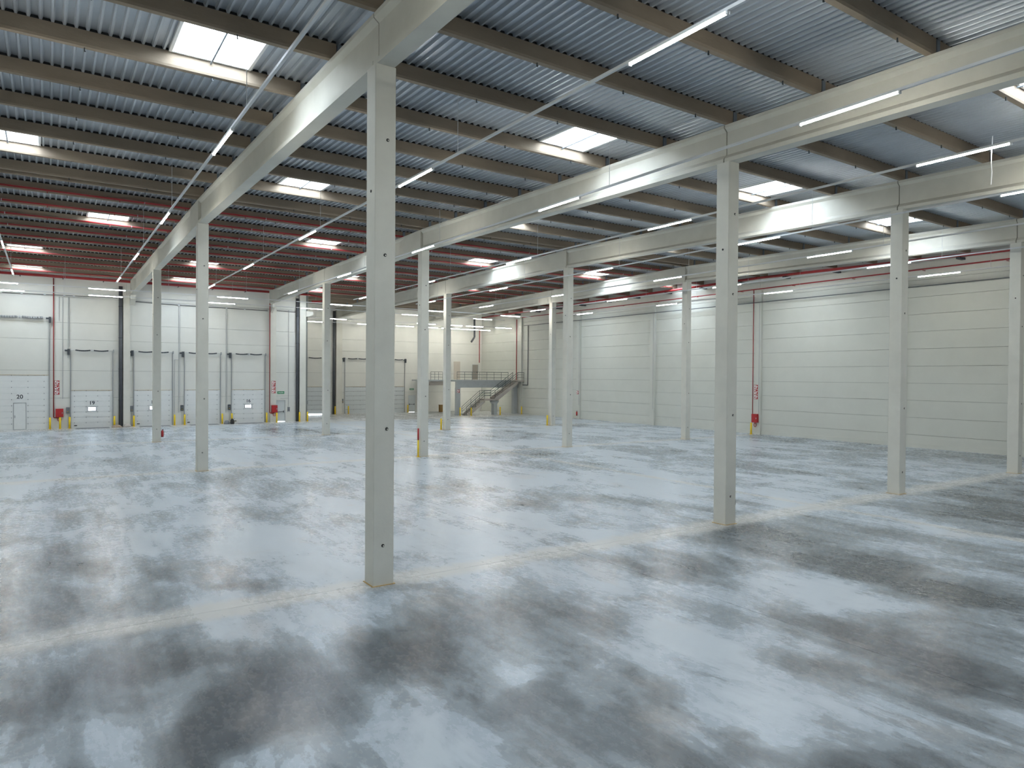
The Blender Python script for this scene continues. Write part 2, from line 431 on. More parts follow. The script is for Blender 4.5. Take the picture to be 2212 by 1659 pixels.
# ---------------------------------------------------------------- walls
def cut(a, b, z0, z1, ops):
    xs = sorted({a, b}|{x for o in ops for x in o[:2] if a < x < b}); out = []
    for p, q in zip(xs, xs[1:]):
        m = (p+q)/2; zs = [(z0, z1)]
        for o in ops:
            if o[0] < m < o[1]:
                nz = []
                for u, v in zs:
                    if o[3] <= u or o[2] >= v: nz.append((u, v)); continue
                    if o[2] > u: nz.append((u, o[2]))
                    if o[3] < v: nz.append((o[3], v))
                zs = nz
        out += [(p, q, u, v) for u, v in zs]
    return out
def wallX(name, Y, sgn, xs, zs, ops, m, lab, t=.16):
    """wall along x; its face is at Y, the room lies on the -sgn side"""
    b = MB()
    for p, q, u, v in cut(xs[0]-.3, xs[-1]+.3, zs[0]-.25, zs[-1], ops): b.box(p, q, *sorted((Y+sgn*t, Y+sgn*(t+.14))), u, v)
    w = struct(b.obj(name, 'joint'), lab)
    for i in range(len(xs)-1):
        for j in range(len(zs)-1):
            pb = MB(); g = .008
            for p, q, u, v in cut(xs[i]+g, xs[i+1]-g, zs[j]+(g if j else 0), zs[j+1]-g, ops): pb.box(p, q, *sorted((Y, Y+sgn*t)), u, v)
            if pb.v: pb.obj('panel', m, w)
    return w
def wallY(name, X, sgn, ys, zs, ops, m, lab, t=.16):
    b = MB()
    for p, q, u, v in cut(ys[0]-.3, ys[-1]+.3, zs[0]-.25, zs[-1], ops): b.box(*sorted((X+sgn*t, X+sgn*(t+.14))), p, q, u, v)
    w = struct(b.obj(name, 'joint'), lab)
    for i in range(len(ys)-1):
        for j in range(len(zs)-1):
            pb = MB(); g = .008
            for p, q, u, v in cut(ys[i]+g, ys[i+1]-g, zs[j]+(g if j else 0), zs[j+1]-g, ops): pb.box(*sorted((X, X+sgn*t)), p, q, u, v)
            if pb.v: pb.obj('panel', m, w)
    return w
D19 = [-4.40, .44, 4.63, 8.83]; DW, DH = 3.1, 3.28
D20 = (-10.05, -6.02, 0, 4.60); EX1 = (13.03, 13.96, 0, 2.15)
opsA = [D20, EX1]+[(x, x+DW, 0, DH) for x in D19]
wallA = wallX('wall_back', YA, 1, [XL, -.19, 12.69, XC], [0, 2.63, 5.01, 7.70, 9.16, 11.4, 14.2], opsA, 'wall_panel', 'pale panel wall with the numbered dock doors')
D15 = (17.55, 21.80, 0, 3.36); D14 = [24.42, 29.32]; DHB = 3.36
EX2 = (33.06, 33.98, 0, 2.16); UP1 = (39.75, 40.75, 4.30, 6.75); UP2 = (42.72, 43.62, 4.30, 6.36)
opsB = [D15, EX2, UP2]+[(x, x+DW, 0, DHB) for x in D14]
wallB = wallX('wall_far', YB, 1, [XC, 23.5, 34.9, XR], [0, 2.63, 5.06, 7.75, 9.20, 11.4, 14.2], opsB, 'wall_panel', 'pale panel wall set back behind the mezzanine')
wallY('wall_return', XC-.16-.14-.02, 1, [YA+.62, YB-.02], [0, 2.63, 5.01, 7.70, 9.16, 11.4, 14.2], [], 'wall_panel', 'pale return wall between the two dock walls')
zr = [0, .9]+[.9+1.2*k for k in range(1, 11)]+[14.3]
wallR = wallY('wall_right', XR, 1, [YR, -12.6, -1.2, 10.6, 22.3, 34.65, 46.05, 57.9, YB], zr, [], 'wall_panel_right', 'long pale wall of horizontal panels')
wallY('wall_left', XL, -1, [YR, -12, 0, 12, 24, 36, 48, YA], [0, 2.63, 5.01, 7.70, 9.16, 11.4, 14.2], [], 'wall_panel', 'pale panel wall')
wallX('wall_rear', YR, -1, [XL, 0, 12.3, 23.3, 35, XR], [0, 2.63, 5.01, 7.70, 9.16, 11.4, 14.2], [], 'wall_panel', 'pale panel wall')
struct(MB().box(XR-.06, XR, YR, YB, 0, .28).obj('baseboard_right', 'wall_panel_right'), 'low kerb along the right wall')

# wall columns
def wcol(x0, x1, y0, y1, h, lab, grp=None, m='concrete_white'):
    t = thing('wall_column', ((x0+x1)/2, (y0+y1)/2, 0), lab, 'column', grp)
    MB().box(x0, x1, y0, y1, 0, h).obj('shaft', m, t); return t
wcol(-.46, .08, YA-.34, YA, soff(YA)-.02, 'pale wall column between dock doors 19 and 18')
wc = wcol(12.42, 12.98, YA-.34, YA, soff(YA)-.02, 'pale wall column carrying a hose cabinet beside the exit door')
wcol(15.34, 15.98, YA-.36, YA, 13.2, 'pale corner column at the end of the dock door wall')
wcol(23.17, 23.92, YB-.36, YB, soff(YB)-.02, 'pale column on the deeper wall between two dock doors')
wcol(34.84, 35.5, YB-.36, YB, soff(YB)-.02, 'pale column on the deeper wall next to its exit door')
RWC = []
for y, lab in ((-1.2, None), (10.6, None), (22.3, 'pale right wall column with red hose cabinet and signs'), (34.65, 'pale right wall column with a thin grey conduit only'),
               (46.25, 'pale right wall column with a fire extinguisher'), (57.9, 'pale right wall column beside the staircase top')):
    wcol(XR-.22, XR, y-.3, y+.3, 12.2, lab or 'plain pale column on the long right wall', None if lab else 'plain columns on the right wall', 'wall_panel_right')
# corbels on the dock wall columns
for x, lab in ((0., 'small concrete corbel carrying the girder end between doors 19 and 18'), (12.40, 'small concrete corbel carrying the girder end beside the exit door')):
    tag(MB().prism([(YA-.36, 10.95), (YA-.36, 11.855), (YA-1.05, 11.855), (YA-1.05, 11.45)], 'x', x+.02, x+(.46 if x < 1 else .22)).obj('corbel', 'concrete_white'), lab, 'corbel')
for x, lab in ((16.0, 'concrete corbel high on the corner column'),):
    tag(MB().prism([(x, 10.75), (x+.75, 11.0), (x+.75, 11.35), (x, 11.35)], 'y', YA-.34, YA-.02).obj('corbel', 'concrete_white'), lab, 'corbel')

# ---------------------------------------------------------------- skylights
zf = None
def skylight(x0, x1, i):
    ya, yb = PURB[i]+.62, PURB[i+1]-.04; xm = (x0+x1)/2
    t = thing('skylight', (xm, (ya+yb)/2, zpt((ya+yb)/2)), 'bright roof skylight between purlins '+('with red sprinkler pipes' if i > 16 else 'without any pipes'), 'skylight', 'skylights among sprinkler pipes' if i > 16 else 'skylights among pipe-free purlins')
    za, zb = zpt(ya), zpt(yb)
    fr = MB(); w = .06
    def bar(p, q, u, v):
        zu, zv = zpt(u), zpt(v)
        fr.add([(p, u, zu-.03), (q, u, zu-.03), (q, v, zv-.03), (p, v, zv-.03), (p, u, zu+.42), (q, u, zu+.42), (q, v, zv+.42), (p, v, zv+.42)],
               [(0, 3, 2, 1), (4, 5, 6, 7), (0, 1, 5, 4), (2, 3, 7, 6), (0, 4, 7, 3), (1, 2, 6, 5)])
    bar(x0-.02, x0+w, ya-.02, yb+.02); bar(x1-w, x1+.02, ya-.02, yb+.02); bar(x0+w, x1-w, ya-.02, ya+w); bar(x0+w, x1-w, yb-w, yb+.02)
    fr.obj('frame', 'white', t)
    MB().add([(x0, ya, za+.40), (x1, ya, za+.40), (x1, yb, zb+.40), (x0, yb, zb+.40)], [(0, 1, 2, 3)]).obj('pane', 'pane', t)
    b = MB().cyl((xm, ya-.3, za-.05), (xm, yb+.0, zb-.10), .026, 8)
    b.obj('opening_bar', 'bracket_steel', t)
    MB().path([(xm-.22, ya+.02, za+.36), (xm-.28, ya+.55, za+.34), (xm+.25, ya+.5, za+.34)], .022, 6).obj('linkage', 'dark_steel', t)
    ld = bpy.data.lights.new('skylight_portal', 'AREA'); ld.shape = 'RECTANGLE'; ld.size = x1-x0-.1; ld.size_y = yb-ya-.1; ld.cycles.is_portal = True
    lo = bpy.data.objects.new('skylight_portal', ld); COL.objects.link(lo); lo.location = (xm, (ya+yb)/2, zpt((ya+yb)/2)+.45)
for s in SKYL: skylight(*s)

# ---------------------------------------------------------------- light lines
ZL = 11.3
TUBE_Y = MB().box(-.023, .023, -1.22, 1.22, -.065, -.02).mesh('tube', 'led')
TUBE_X = MB().box(-1.22, 1.22, -.023, .023, -.065, -.02).mesh('tube', 'led')
def light_line(axis, pos, a, b, z, tubes, wires, lab, grp):
    loc = (pos, a, z) if axis == 'y' else (a, pos, z)
    t = thing('light_line', loc, lab, 'light', grp)
    r = MB().box(pos-.032, pos+.032, a, b, z-.018, z+.045) if axis == 'y' else MB().box(a, b, pos-.032, pos+.032, z-.018, z+.045)
    r.obj('rail', 'trunk_white', t)
    for c in tubes:
        o = link('tube', TUBE_Y if axis == 'y' else TUBE_X, t); o.location = (0, c-a, 0) if axis == 'y' else (c-a, 0, 0)
        e = .0
        MB().box(*((pos-.04, pos+.04, c-1.26, c-1.22) if axis == 'y' else (c-1.26, c-1.22, pos-.04, pos+.04)), z-.08, z-.018).obj('end_cap', 'trunk_white', t)
        MB().box(*((pos-.04, pos+.04, c+1.22, c+1.26) if axis == 'y' else (c+1.22, c+1.26, pos-.04, pos+.04)), z-.08, z-.018).obj('end_cap', 'trunk_white', t)
    for c in wires:
        y = c if axis == 'y' else pos
        p = (pos, c) if axis == 'y' else (c, pos)
        MB().cyl((p[0], p[1], z+.04), (p[0], p[1], zpb(y) if axis == 'y' else zpt(y)+.03), .008, 6).obj('wire', 'wire', t)
    return t
ty = [-5.25+11.27*k for k in range(-1, 5)]
for k in range(-1, 8):
    x = -2.026+5.945*k
    wires = [p+.1 for p in PUR[2::4] if p < 42] if k != 9 else []
    to_ = ('tall dock door with the small door', 'dock door left of the wall downpipe', 'dock doors right of the wall downpipe', 'dock door beside the rubbish bags', 'corner column of the dock wall', 'dock door with daylight below it', 'pair of grey dock doors', 'exit door of the deeper wall', 'staircase beside the right wall')[k+1]
    lt = light_line('y', x, -22, 42.4, ZL, ty, wires, 'thin suspended light line running towards the '+to_, None)
    if k == 3:
        MB().path([(x+.05, -6.02, ZL+.3), (x+.06, -6.0, ZL-.05), (x+.04, -6.0, ZL-.45), (x+.09, -6.0, ZL-.7), (x+.05, -6.0, ZL-1.05)], .012, 6).obj('loose_cable', 'white', lt)
light_line('x', 47.04, XL+.4, 38.0, ZL, [-9.1, -2.28, 6.9, 16.2, 25.8, 35.2], [-11, -5, 2, 8, 15, 21.5, 28, 34], 'suspended light line crossing the hall, the farther of two from the dock doors', None)
light_line('x', 52.4, XL+.4, 38.0, ZL, [-8.85, -2.05, 7.0, 15.5, 26.2, 35.0, 43.2][:6], [-11, -5, 2, 8, 15, 21.5, 28, 34], 'suspended light line crossing the hall, the nearer of two to the dock doors', None)
light_line('x', 59.2, XC+.6, 43.6, 11.0, [20.2, 26.0, 31.3, 35.0, 38.0, 42.3], [18, 26, 33, 41], 'suspended light line above the staircase and the mezzanine edge', None)
light_line('x', 64.5, XC+.6, 43.6, 11.0, [19.6, 26.0, 31.0, 34.4, 37.4, 39.9, 42.4], [18, 26, 33, 41], 'suspended light line close to the deeper back wall', None)

# ---------------------------------------------------------------- red sprinkler pipes
for n, y in enumerate(PUR[18:]):
    yy, z = y-.10, soff(y)+1.30
    xs_end = XR-.75
    t = thing('sprinkler_pipe', (XL+.2, yy, z), 'red sprinkler branch pipe clipped along a brown roof purlin', 'pipe', 'red sprinkler branch pipes below the roof')
    p = MB()
    p.cyl((XL+.1, yy, z), (xs_end, yy, z), .048, 8)
    p.obj('pipe', 'red_pipe', t, True)
    c = MB(); s = MB()
    for bx in range(-11, 43, 3):
        MB().box(bx-.02, bx+.02, yy-.045, y+.02, z-.05, z+.055).obj('clip', 'galv', t) if bx % 2 == 0 and y < 36 else None
        s.cyl((bx+1.9, yy, z-.03), (bx+1.9, yy, z-.14), .018, 6)
    so = s.obj('sprinkler_heads', 'red_pipe', t); so['kind'] = 'stuff'
zm = 13.03
t = thing('sprinkler_main', (XL, YA-.55, zm), 'thick red sprinkler main along the top of the dock door wall', 'pipe')
MB().cyl((XL+.1, YA-.55, zm), (XC+.3, YA-.55, zm), .11, 12).obj('pipe', 'red_pipe', t, True)
for x in range(-11, 16, 3): MB().box(x-.03, x+.03, YA-.6, YA-.005, zm-.16, zm-.11).obj('bracket', 'dark_steel', t)
t = thing('sprinkler_main', (XR-.72, 30, 13.0), 'thick red sprinkler main along the top of the right wall', 'pipe')
MB().path([(XR-.72, y, soff(y)+1.03) for y in (YR+.2, RID, YB-1.2)], .105, 12).obj('pipe', 'red_pipe', t, True)
for k in range(15):
    y = -2+4.3*k; MB().box(XR-.80, XR-.005, y-.12, y+.12, soff(y)+.80, soff(y)+.925).obj('bracket', 'dark_steel', t)
t = thing('hose_pipe', (XR-.15, 22, 12.4), 'slim red pipe along the right wall below the sprinkler main', 'pipe')
MB().cyl((XR-.29, YR+.2, 12.44), (XR-.29, 57.4, 12.27), .045, 8).obj('pipe', 'red_pipe', t, True)
for k in range(12): y = -1+5*k; MB().box(XR-.33, XR-.005, y-.03, y+.03, 12.27, 12.30).obj('clip', 'red_pipe', t)
t = thing('hose_pipe', (XR-.3, 22.72, 1.7), 'vertical red pipe feeding the hose cabinet on the right wall', 'pipe')
MB().path([(XR-.29, 22.72, 12.36), (XR-.28, 22.72, 12.2), (XR-.28, 22.72, 1.71)], .035, 8).obj('pipe', 'red_pipe', t, True)
t = thing('hose_pipe', (-5.67, YA-.07, 1.0), 'vertical red pipe down the wall between doors 20 and 19', 'pipe')
MB().path([(-5.67, YA-.14, 12.92), (-5.67, YA-.14, .98), (-5.3, YA-.14, .90), (-5.25, YA-.14, .975)], .04, 8).obj('pipe', 'red_pipe', t, True)
t = thing('hose_pipe', (12.33, YA-.40, .95), 'vertical red pipe down the column beside the exit door', 'pipe')
MB().path([(12.33, YA-.40, 12.95), (12.33, YA-.40, .98), (12.6, YA-.45, .90), (12.75, YA-.45, .975)], .04, 8).obj('pipe', 'red_pipe', t, True)
# red valve loop at the corner column
t = thing('valve_loop', (17.0, YA-.2, 12.5), 'bent red pipe loop beside the top of the corner column', 'pipe')
MB().path([(XC+.29, YA-.55, 13.03), (17.2, YA-.3, 12.95), (17.9, YA, 12.9), (18.0, YA, 12.6), (17.3, YA-.2, 12.45), (16.6, YA-.2, 12.4)], .09, 10).obj('pipe', 'red_pipe', t, True)

# ---------------------------------------------------------------- downpipes and conduits
for x, y, lab in ((-.66, YA-.19, 'thick dark downpipe beside the column next to dock door 19'), (15.16, YA-.19, 'thick dark downpipe beside the corner column'),
                  (22.93, YB-.20, 'thick dark downpipe left of the deeper wall column'), (34.62, YB-.20, 'thick dark downpipe beside the deeper exit door')):
    t = thing('downpipe', (x, y, 0), lab, 'pipe')
    MB().cyl((x, y, .0), (x, y, 12.6), .155, 14).obj('pipe', 'downpipe', t, True)
    for z in (2.4, 5.2, 8.0, 10.8): MB().cyl((x, y, z-.03), (x, y, z+.03), .172, 14).obj('clamp', 'dark_steel', t, True)
t = thing('roof_drain', (43.3, YB-1.2, 9), 'bent dark drain pipe below the mezzanine corner roof', 'pipe')
a = onY(1025, 693, 66.6); b_ = onY(1025, 728, 66.6); c_ = onY(1018, 739, 66.6)
MB().path([(a.x, 66.6, 12.6), tuple(b_), tuple(c_)], .13, 12).obj('pipe', 'downpipe', t, True)
def conduit(pts, r, lab, grp=None, m='conduit', nm='conduit'):
    o = MB().path(pts, r, 6).obj(nm, m); return tag(o, lab, 'conduit', grp)
yc = YA-.05
t = thing('cable_tray', (2, yc, 11.4), 'dark cable run along the top of the dock door wall', 'cable tray')
MB().path([(XL+.2, yc, 11.42), (-5, yc, 11.5), (-.9, yc, 11.55)], .03, 6).obj('run', 'tray', t)
MB().path([(.3, yc, 11.33), (3.9, yc, 11.24), (12.2, yc, 11.18)], .035, 6).obj('run', 'tray', t)
MB().path([(13.1, yc, 11.25), (15.0, yc, 11.2)], .03, 6).obj('run', 'tray', t)
for x in (-11, -9.3, -7.9, -6.3, -4.9, -4.2, 4.1, 6.3, 8.3, 10.0): MB().cbox((x, yc-.02, 11.48 if x < 0 else 11.22), .16, .06, .14).obj('junction_box', 'galv', t)
for x, z0, lab in ((-5.28, 9.3, 'short grey conduit dropping beside the red pipe near door 20'), (-5.02, 2.55, 'long grey conduit down to the hose cabinet by door 20'), (-4.62, 6.1, 'grey conduit down to the motor of door 19'),
                   (4.1, 1.15, 'grey conduit down the wall beside a bent conduit'), (8.28, 1.05, 'grey conduit down the wall above the rubbish bags'), (14.3, 1.5, 'grey conduit down to the keypad beside the exit door')):
    conduit([(x, yc, 11.35), (x, yc, z0)], .022, lab)
    if x in (-4.62, 4.1, 8.28): conduit([(x+.1, yc, 11.35), (x+.1, yc, z0+1)], .018, lab.replace('grey', 'slim grey').replace('conduit down', 'conduit running parallel down'))
conduit([(4.1, yc, 6.13), (3.76, yc, 6.13), (3.76, yc, 1.15)], .02, 'bent grey conduit beside the right track of door 18')
conduit([(14.3, yc, 2.4), (13.5, yc, 2.4)], .02, 'horizontal grey conduit above the exit door on the dock wall')
tr = MB().box(XR-.31, XR-.225, YR+1, 57.0, 11.18, 11.24)
tag(tr.obj('cable_tray', 'tray'), 'thin dark cable tray along the right wall above the panels', 'cable tray')
for y, lab in ((22.15, 'thin grey conduit on the hose cabinet column'), (34.5, 'thin grey conduit down the right wall column without cabinet'), (46.05, 'thin grey conduit on the extinguisher column')):
    conduit([(XR-.245, y, 11.15), (XR-.245, y, 1.6)], .02, lab)
c1 = onX(900+1175/4.88, 620+420/4.88, XR-.05); c2 = onX(900+1175/4.88, 620+1030/4.88, XR-.05)
conduit([(XR-.05, c1.y, 11.2), (XR-.05, c1.y, 3.7), (XR-.05, 57.52, 3.7)], .05, 'thick dark conduit dropping to the staircase top', None, 'tray')

# ---------------------------------------------------------------- dock doors
def dock_door(name, x0, Y, w, h, num, lab, nsec=7, seam=.012, gapz=.0, m='door_white', win=True, hinge=True, shaft_z=6.8, wicket=False, motor='L', numx=None, winx=None):
    """sectional door with its tracks, springs, number, window"""
    root = bpy.data.objects.new(name, None); COL.objects.link(root); root.location = (x0+w/2, Y, 0); struct(root, lab)
    y0, y1 = Y+.02, Y+.065
    sh = (h-gapz)/nsec
    wx = x0+w/2 if winx is None else winx; wz = gapz+sh*(int(1.53/sh)+.5)
    for k in range(nsec):
        z0 = gapz+k*sh; b = MB()
        ops = []
        if win and z0 < wz < z0+sh: ops.append((wx-.30, wx+.30, wz-.16, wz+.16))
        if wicket: ops.append((x0+w/2-.42, x0+w/2+.42, 0, 2.24))
        for p, q, u, v in cut(x0, x0+w, z0, z0+sh-seam, ops): b.box(p, q, y0, y1, u, v)
        s = b.obj('section', m, root)
        if win and z0 < wz < z0+sh:
            o = ops[0]
            fr = MB()
            for r_ in cut(o[0]-.04, o[1]+.04, o[2]-.04, o[3]+.04, [o]): fr.box(r_[0], r_[1], y0-.015, y0, r_[2], r_[3])
            fr.obj('window_frame', 'navy', s)
            MB().box(o[0], o[1], y0+.02, y0+.03, o[2], o[3]).obj('pane', 'tinted', s)
        if hinge:
            hb = MB()
            for c in (.08, .36, .64, .92): hb.box(x0+w*c-.03, x0+w*c+.03, y0-.02, y0, z0+sh-seam-.05, z0+sh-seam+.03)
            hb.obj('hinges', 'rail_steel', s)
    core = MB(); ops = [(wx-.30, wx+.30, wz-.16, wz+.16)] if win else []
    for p, q, u, v in cut(x0-.02, x0+w+.02, gapz, h+.02, ops): core.box(p, q, y1, y1+.03, u, v)
    core.obj('backing', 'door_grey' if m == 'door_white' else 'rail_steel', root)
    if wicket:
        xm = x0+w/2
        d = MB().box(xm-.41, xm+.41, y0-.005, y1, .03, 2.22).obj('wicket_door', m, root)
        fr = MB()
        for r_ in cut(xm-.45, xm+.45, 0, 2.27, [(xm-.41, xm+.41, 0, 2.23)]): fr.box(r_[0], r_[1], y0-.02, y0+.01, r_[2], r_[3])
        fr.obj('wicket_frame', 'rail_steel', d)
        MB().box(xm-.38, xm-.30, y0-.06, y0-.005, 1.0, 1.2).obj('handle', 'galv', d)
    if num:
        nx = x0+w/2 if numx is None else numx
        text(None, num, .44 if num != '20' else .46, 'navy', 'number', root, (nx, y0-.006, 2.16 if num != '20' else 2.76), (math.pi/2, 0, 0))
    # tracks, lintel seal
    for sx in (x0-.07, x0+w+.01):
        MB().box(sx, sx+.06, Y-.09, Y-.01, 0, shaft_z-.05).obj('track', 'rail_steel', root)
    MB().box(x0-.07, x0+w+.07, Y-.012, Y, h-.006, h+.016).obj('seal', 'rust', root)
    # spring shaft
    zs = shaft_z
    MB().cyl((x0-.12, Y-.2, zs), (x0+w+.12, Y-.2, zs), .016, 6).obj('shaft', 'galv', root)
    MB().box(x0+w/2-.05, x0+w/2+.05, Y-.25, Y, zs-.10, zs+.08).obj('shaft_bracket', 'galv', root)
    for sx in (x0-.1, x0+w+.06): MB().box(sx, sx+.05, Y-.28, Y, zs-.14, zs+.1).obj('shaft_bracket', 'rail_steel', root)
    for a_, c_ in ((.10, .46), (.54, .90)):
        n = 8; pts = [(x0+w*(a_+(c_-a_)*i/n), Y-.2, zs-.05*math.sin(math.pi*i/n)) for i in range(n+1)]
        MB().path(pts, .10 if wicket else .055, 8).obj('spring', 'rail_steel' if wicket else 'dark_steel', root, True)
    mx = x0-.16 if motor == 'L' else x0+w+.12
    mo = MB().box(mx-.12, mx+.05, Y-.30, Y-.02, zs-.42, zs+.08).cyl((mx-.02, Y-.2, zs-.05), (mx-.32, Y-.2, zs-.05), .07, 8).obj('motor', 'dark_steel', root)
    if nsec >= 7 and not wicket: MB().box(x0+.22, x0+.44, y0-.02, y0, .17, .25).obj('grip', 'black', root)
    return root
dock_door('door_1', D20[0], YA, D20[1]-D20[0], D20[3], '20', 'tall white sectional dock door numbered 20 with a small door in it', nsec=9, win=False, shaft_z=9.5, wicket=True, motor='R')
for n, x, num in ((2, D19[0], '19'), (3, D19[1], '18'), (4, D19[2], None), (5, D19[3], '16')):
    dock_door('door_%d' % n, x, YA, DW, DH, num, 'white sectional dock door '+('numbered '+num if num else 'between doors 18 and 16'))
dock_door('door_6', D15[0], YB, D15[1]-D15[0], D15[3], '15', 'white sectional dock door numbered 15 with daylight below it', nsec=6, seam=.05, gapz=.09, m='door_grey', hinge=True, shaft_z=6.86, numx=19.45, winx=19.45)
dock_door('door_7', D14[0], YB, DW, DHB, None, 'grey sectional dock door on the deeper wall beside its column', nsec=6, seam=.05, m='door_grey', win=False, shaft_z=6.86)
dock_door('door_8', D14[1], YB, DW, DHB, None, 'grey sectional dock door on the deeper wall beside the exit door', nsec=6, seam=.05, m='door_grey', win=False, shaft_z=6.86, motor='R')
# personnel doors
def exit_door(name, op, Y, lab, gapz=.03, m='wall_panel', bar=True):
    root = bpy.data.objects.new(name, None); COL.objects.link(root); root.location = ((op[0]+op[1])/2, Y, op[2]); struct(root, lab)
    d = MB().box(op[0]-.04, op[1]+.04, Y+.062, Y+.10, op[2]+gapz, op[3]+.04).obj('leaf', m, root)
    if bar: MB().box(op[0]+.1, op[1]-.1, Y-.0, Y+.03, op[2]+1.0, op[2]+1.05).obj('push_bar', 'dark_steel', d)
    for x in (op[0]+.1, op[1]-.15)[0 if bar else 1:]: MB().box(x, x+.05, Y-.01, Y+.062, op[2]+.93, op[2]+1.12).obj('bar_end', 'black', d)
    fr = MB()
    for r_ in cut(op[0]-.05, op[1]+.05, op[2], op[3]+.05, [op]): fr.box(r_[0], r_[1], Y-.015, Y+.0, r_[2], r_[3])
    fr.obj('frame', 'galv', root); return root
exit_door('door_9', EX1, YA, 'pale emergency exit door on the dock door wall', .05, 'door_grey')
exit_door('door_10', EX2, YB, 'pale emergency exit door on the deeper wall', .02, 'door_grey')
exit_door('door_11', UP2, YB, 'grey brown door at the back of the mezzanine', .0, 'door_taupe', False)
root = MB().box(UP1[0], UP1[1], YB-.04, YB, UP1[2], UP1[3]).obj('door_12', 'door_beige'); struct(root, 'tall beige door at the back of the mezzanine')
MB().box(UP1[0]+.06, UP1[0]+.1, YB-.09, YB-.04, 5.2, 5.4).obj('handle', 'galv', root)

# exit signs
def exit_sign(x0, x1, z0, z1, Y, lab):
    o = MB().box(x0, x1, Y-.03, Y, z0, z1).obj('exit_sign', 'green'); tag(o, lab, 'sign')
    text(None, 'SALIDA', (z1-z0)*.62, 'white', 'lettering', o, ((x0+x1)/2, Y-.035, (z0+z1)/2), (math.pi/2, 0, 0))
exit_sign(13.2, 13.88, 2.84, 3.10, YA, 'green SALIDA exit sign above the dock wall exit door')
exit_sign(33.2, 33.78, 2.90, 3.12, YB, 'green SALIDA exit sign above the deeper wall exit door')
# keypad
t = thing('keypad', (14.33, YA-.04, 1.0), 'small grey switch panel beside the emergency exit door', 'switch panel')
MB().box(14.21, 14.45, YA-.06, YA, 1.02, 1.50).obj('plate', 'rail_steel', t)
for k in range(6): MB().box(14.25+.1*(k % 2), 14.31+.1*(k % 2), YA-.075, YA-.06, 1.1+.13*(k//2), 1.18+.13*(k//2)).obj('button', 'black', t)
# control boxes
def ctrl(x, Y, z, lab, m='dark_steel'):
    t = thing('control_box', (x, Y-.08, z-.26), lab, 'control box')
    MB().box(x-.12, x+.12, Y-.14, Y, z-.26, z+.26).obj('case', m, t)
    MB().box(x-.05, x+.05, Y-.15, Y-.14, z+.02, z+.14).obj('screen', 'plate', t)
    MB().cyl((x, Y-.14, z-.12), (x, Y-.165, z-.12), .03, 8).obj('button', 'yellow', t)
    MB().cyl((x, Y-.06, z-.26), (x, Y-.06, 0), .018, 6).obj('conduit', 'conduit', t)
ctrl(-4.64, YA, 1.56, 'grey door control box right of the red hose cabinet', 'plate'); ctrl(.23, YA, 1.60, 'grey door control box right of the dock wall column', 'plate')
ctrl(4.38, YA, 1.59, 'black door control box between dock doors 18 and 17'); ctrl(8.58, YA, 1.58, 'black door control box left of dock door 16')
ctrl(24.05, YB, 1.6, 'grey door control box on the deeper wall', 'plate')

# dock leveller plates in the floor
for x, d in zip(D19, ('in front of the dock door left of the wall downpipe', 'in front of the dock door right of the wall downpipe', 'in front of the dock door without a number', 'in front of the dock door with rubbish bags beside it')):
    tag(MB().box(x+.35, x+DW-.25, YA-1.5, YA-.02, -.02, .006).obj('dock_leveller', 'plate'), 'dark steel floor plate '+d, 'floor plate')

# ---------------------------------------------------------------- bollards
def bollard(x, y, h=1.0, r=.075):
    t = thing('bollard', (x, y, 0), '', 'bollard')
    return t
BP = MB(); BP.cyl((0, 0, 0), (0, 0, .96), .075, 14)
BP.cyl((0, 0, .96), (0, 0, .99), .075, 14, .05)
bme = BP.mesh('bollard', 'yellow'); plate = MB().box(-.12, .12, -.12, .12, 0, .012).mesh('base_plate', 'yellow')
for p in bme.polygons: p.use_smooth = len(p.vertices) == 4
def put(x, y, lab, grp=None):
    o = link('bollard', bme, None, (x, y, 0)); tag(o, lab, 'bollard', grp); link('base_plate', plate, o)
G1_ = 'bollards along the dock door wall'; L1_ = 'yellow bollard at the foot of a numbered dock door'
for x in (-5.93, -4.52, -1.15, .38, 3.72, 4.58, 7.90, 8.78, 12.08): put(x, YA-.32, L1_, G1_)
put(-5.21, YA-.42, 'yellow bollard in front of the hose cabinet by door 20')
put(12.92, YA-.85, 'yellow bollard in front of the hose cabinet by the exit door')
put(15.30, YA-.50, 'yellow bollard in front of the corner downpipe'); put(16.12, YA-.5, 'yellow bollard at the outer side of the corner column')
put(23.0, YB-.5, 'yellow bollard in front of the deeper wall downpipe'); put(24.7, YB-.45, 'yellow bollard at the left track of the unnumbered dock door'); put(32.75, YB-.45, 'yellow bollard between a grey dock door and the exit door')
put(23.3, 40.35-1.6, 'yellow bollard beside the free column before the mezzanine') if False else put(22.9, 39.6, 'yellow bollard beside the free column before the mezzanine')
put(34.65, 39.55, 'yellow bollard beside the free column nearest the staircase')
b1 = onZ(977.6, 896.3); b2 = onZ(1006.5, 897); b3 = onZ(1075.3, 895.3); b4 = onZ(1132, 894)
put(35.1, 57.6, 'yellow bollard left of the mezzanine column'); put(36.3, 57.0, 'yellow bollard at the foot of the stairs'); put(40.4, 56.9, 'yellow bollard below the stair landing'); put(43.7, 57.0, 'yellow bollard below the top of the stairs')
put(43.55, 46.75, 'yellow bollard beside the right wall extinguisher'); put(43.62, 22.6, 'yellow bollard in front of the right wall hose cabinet')
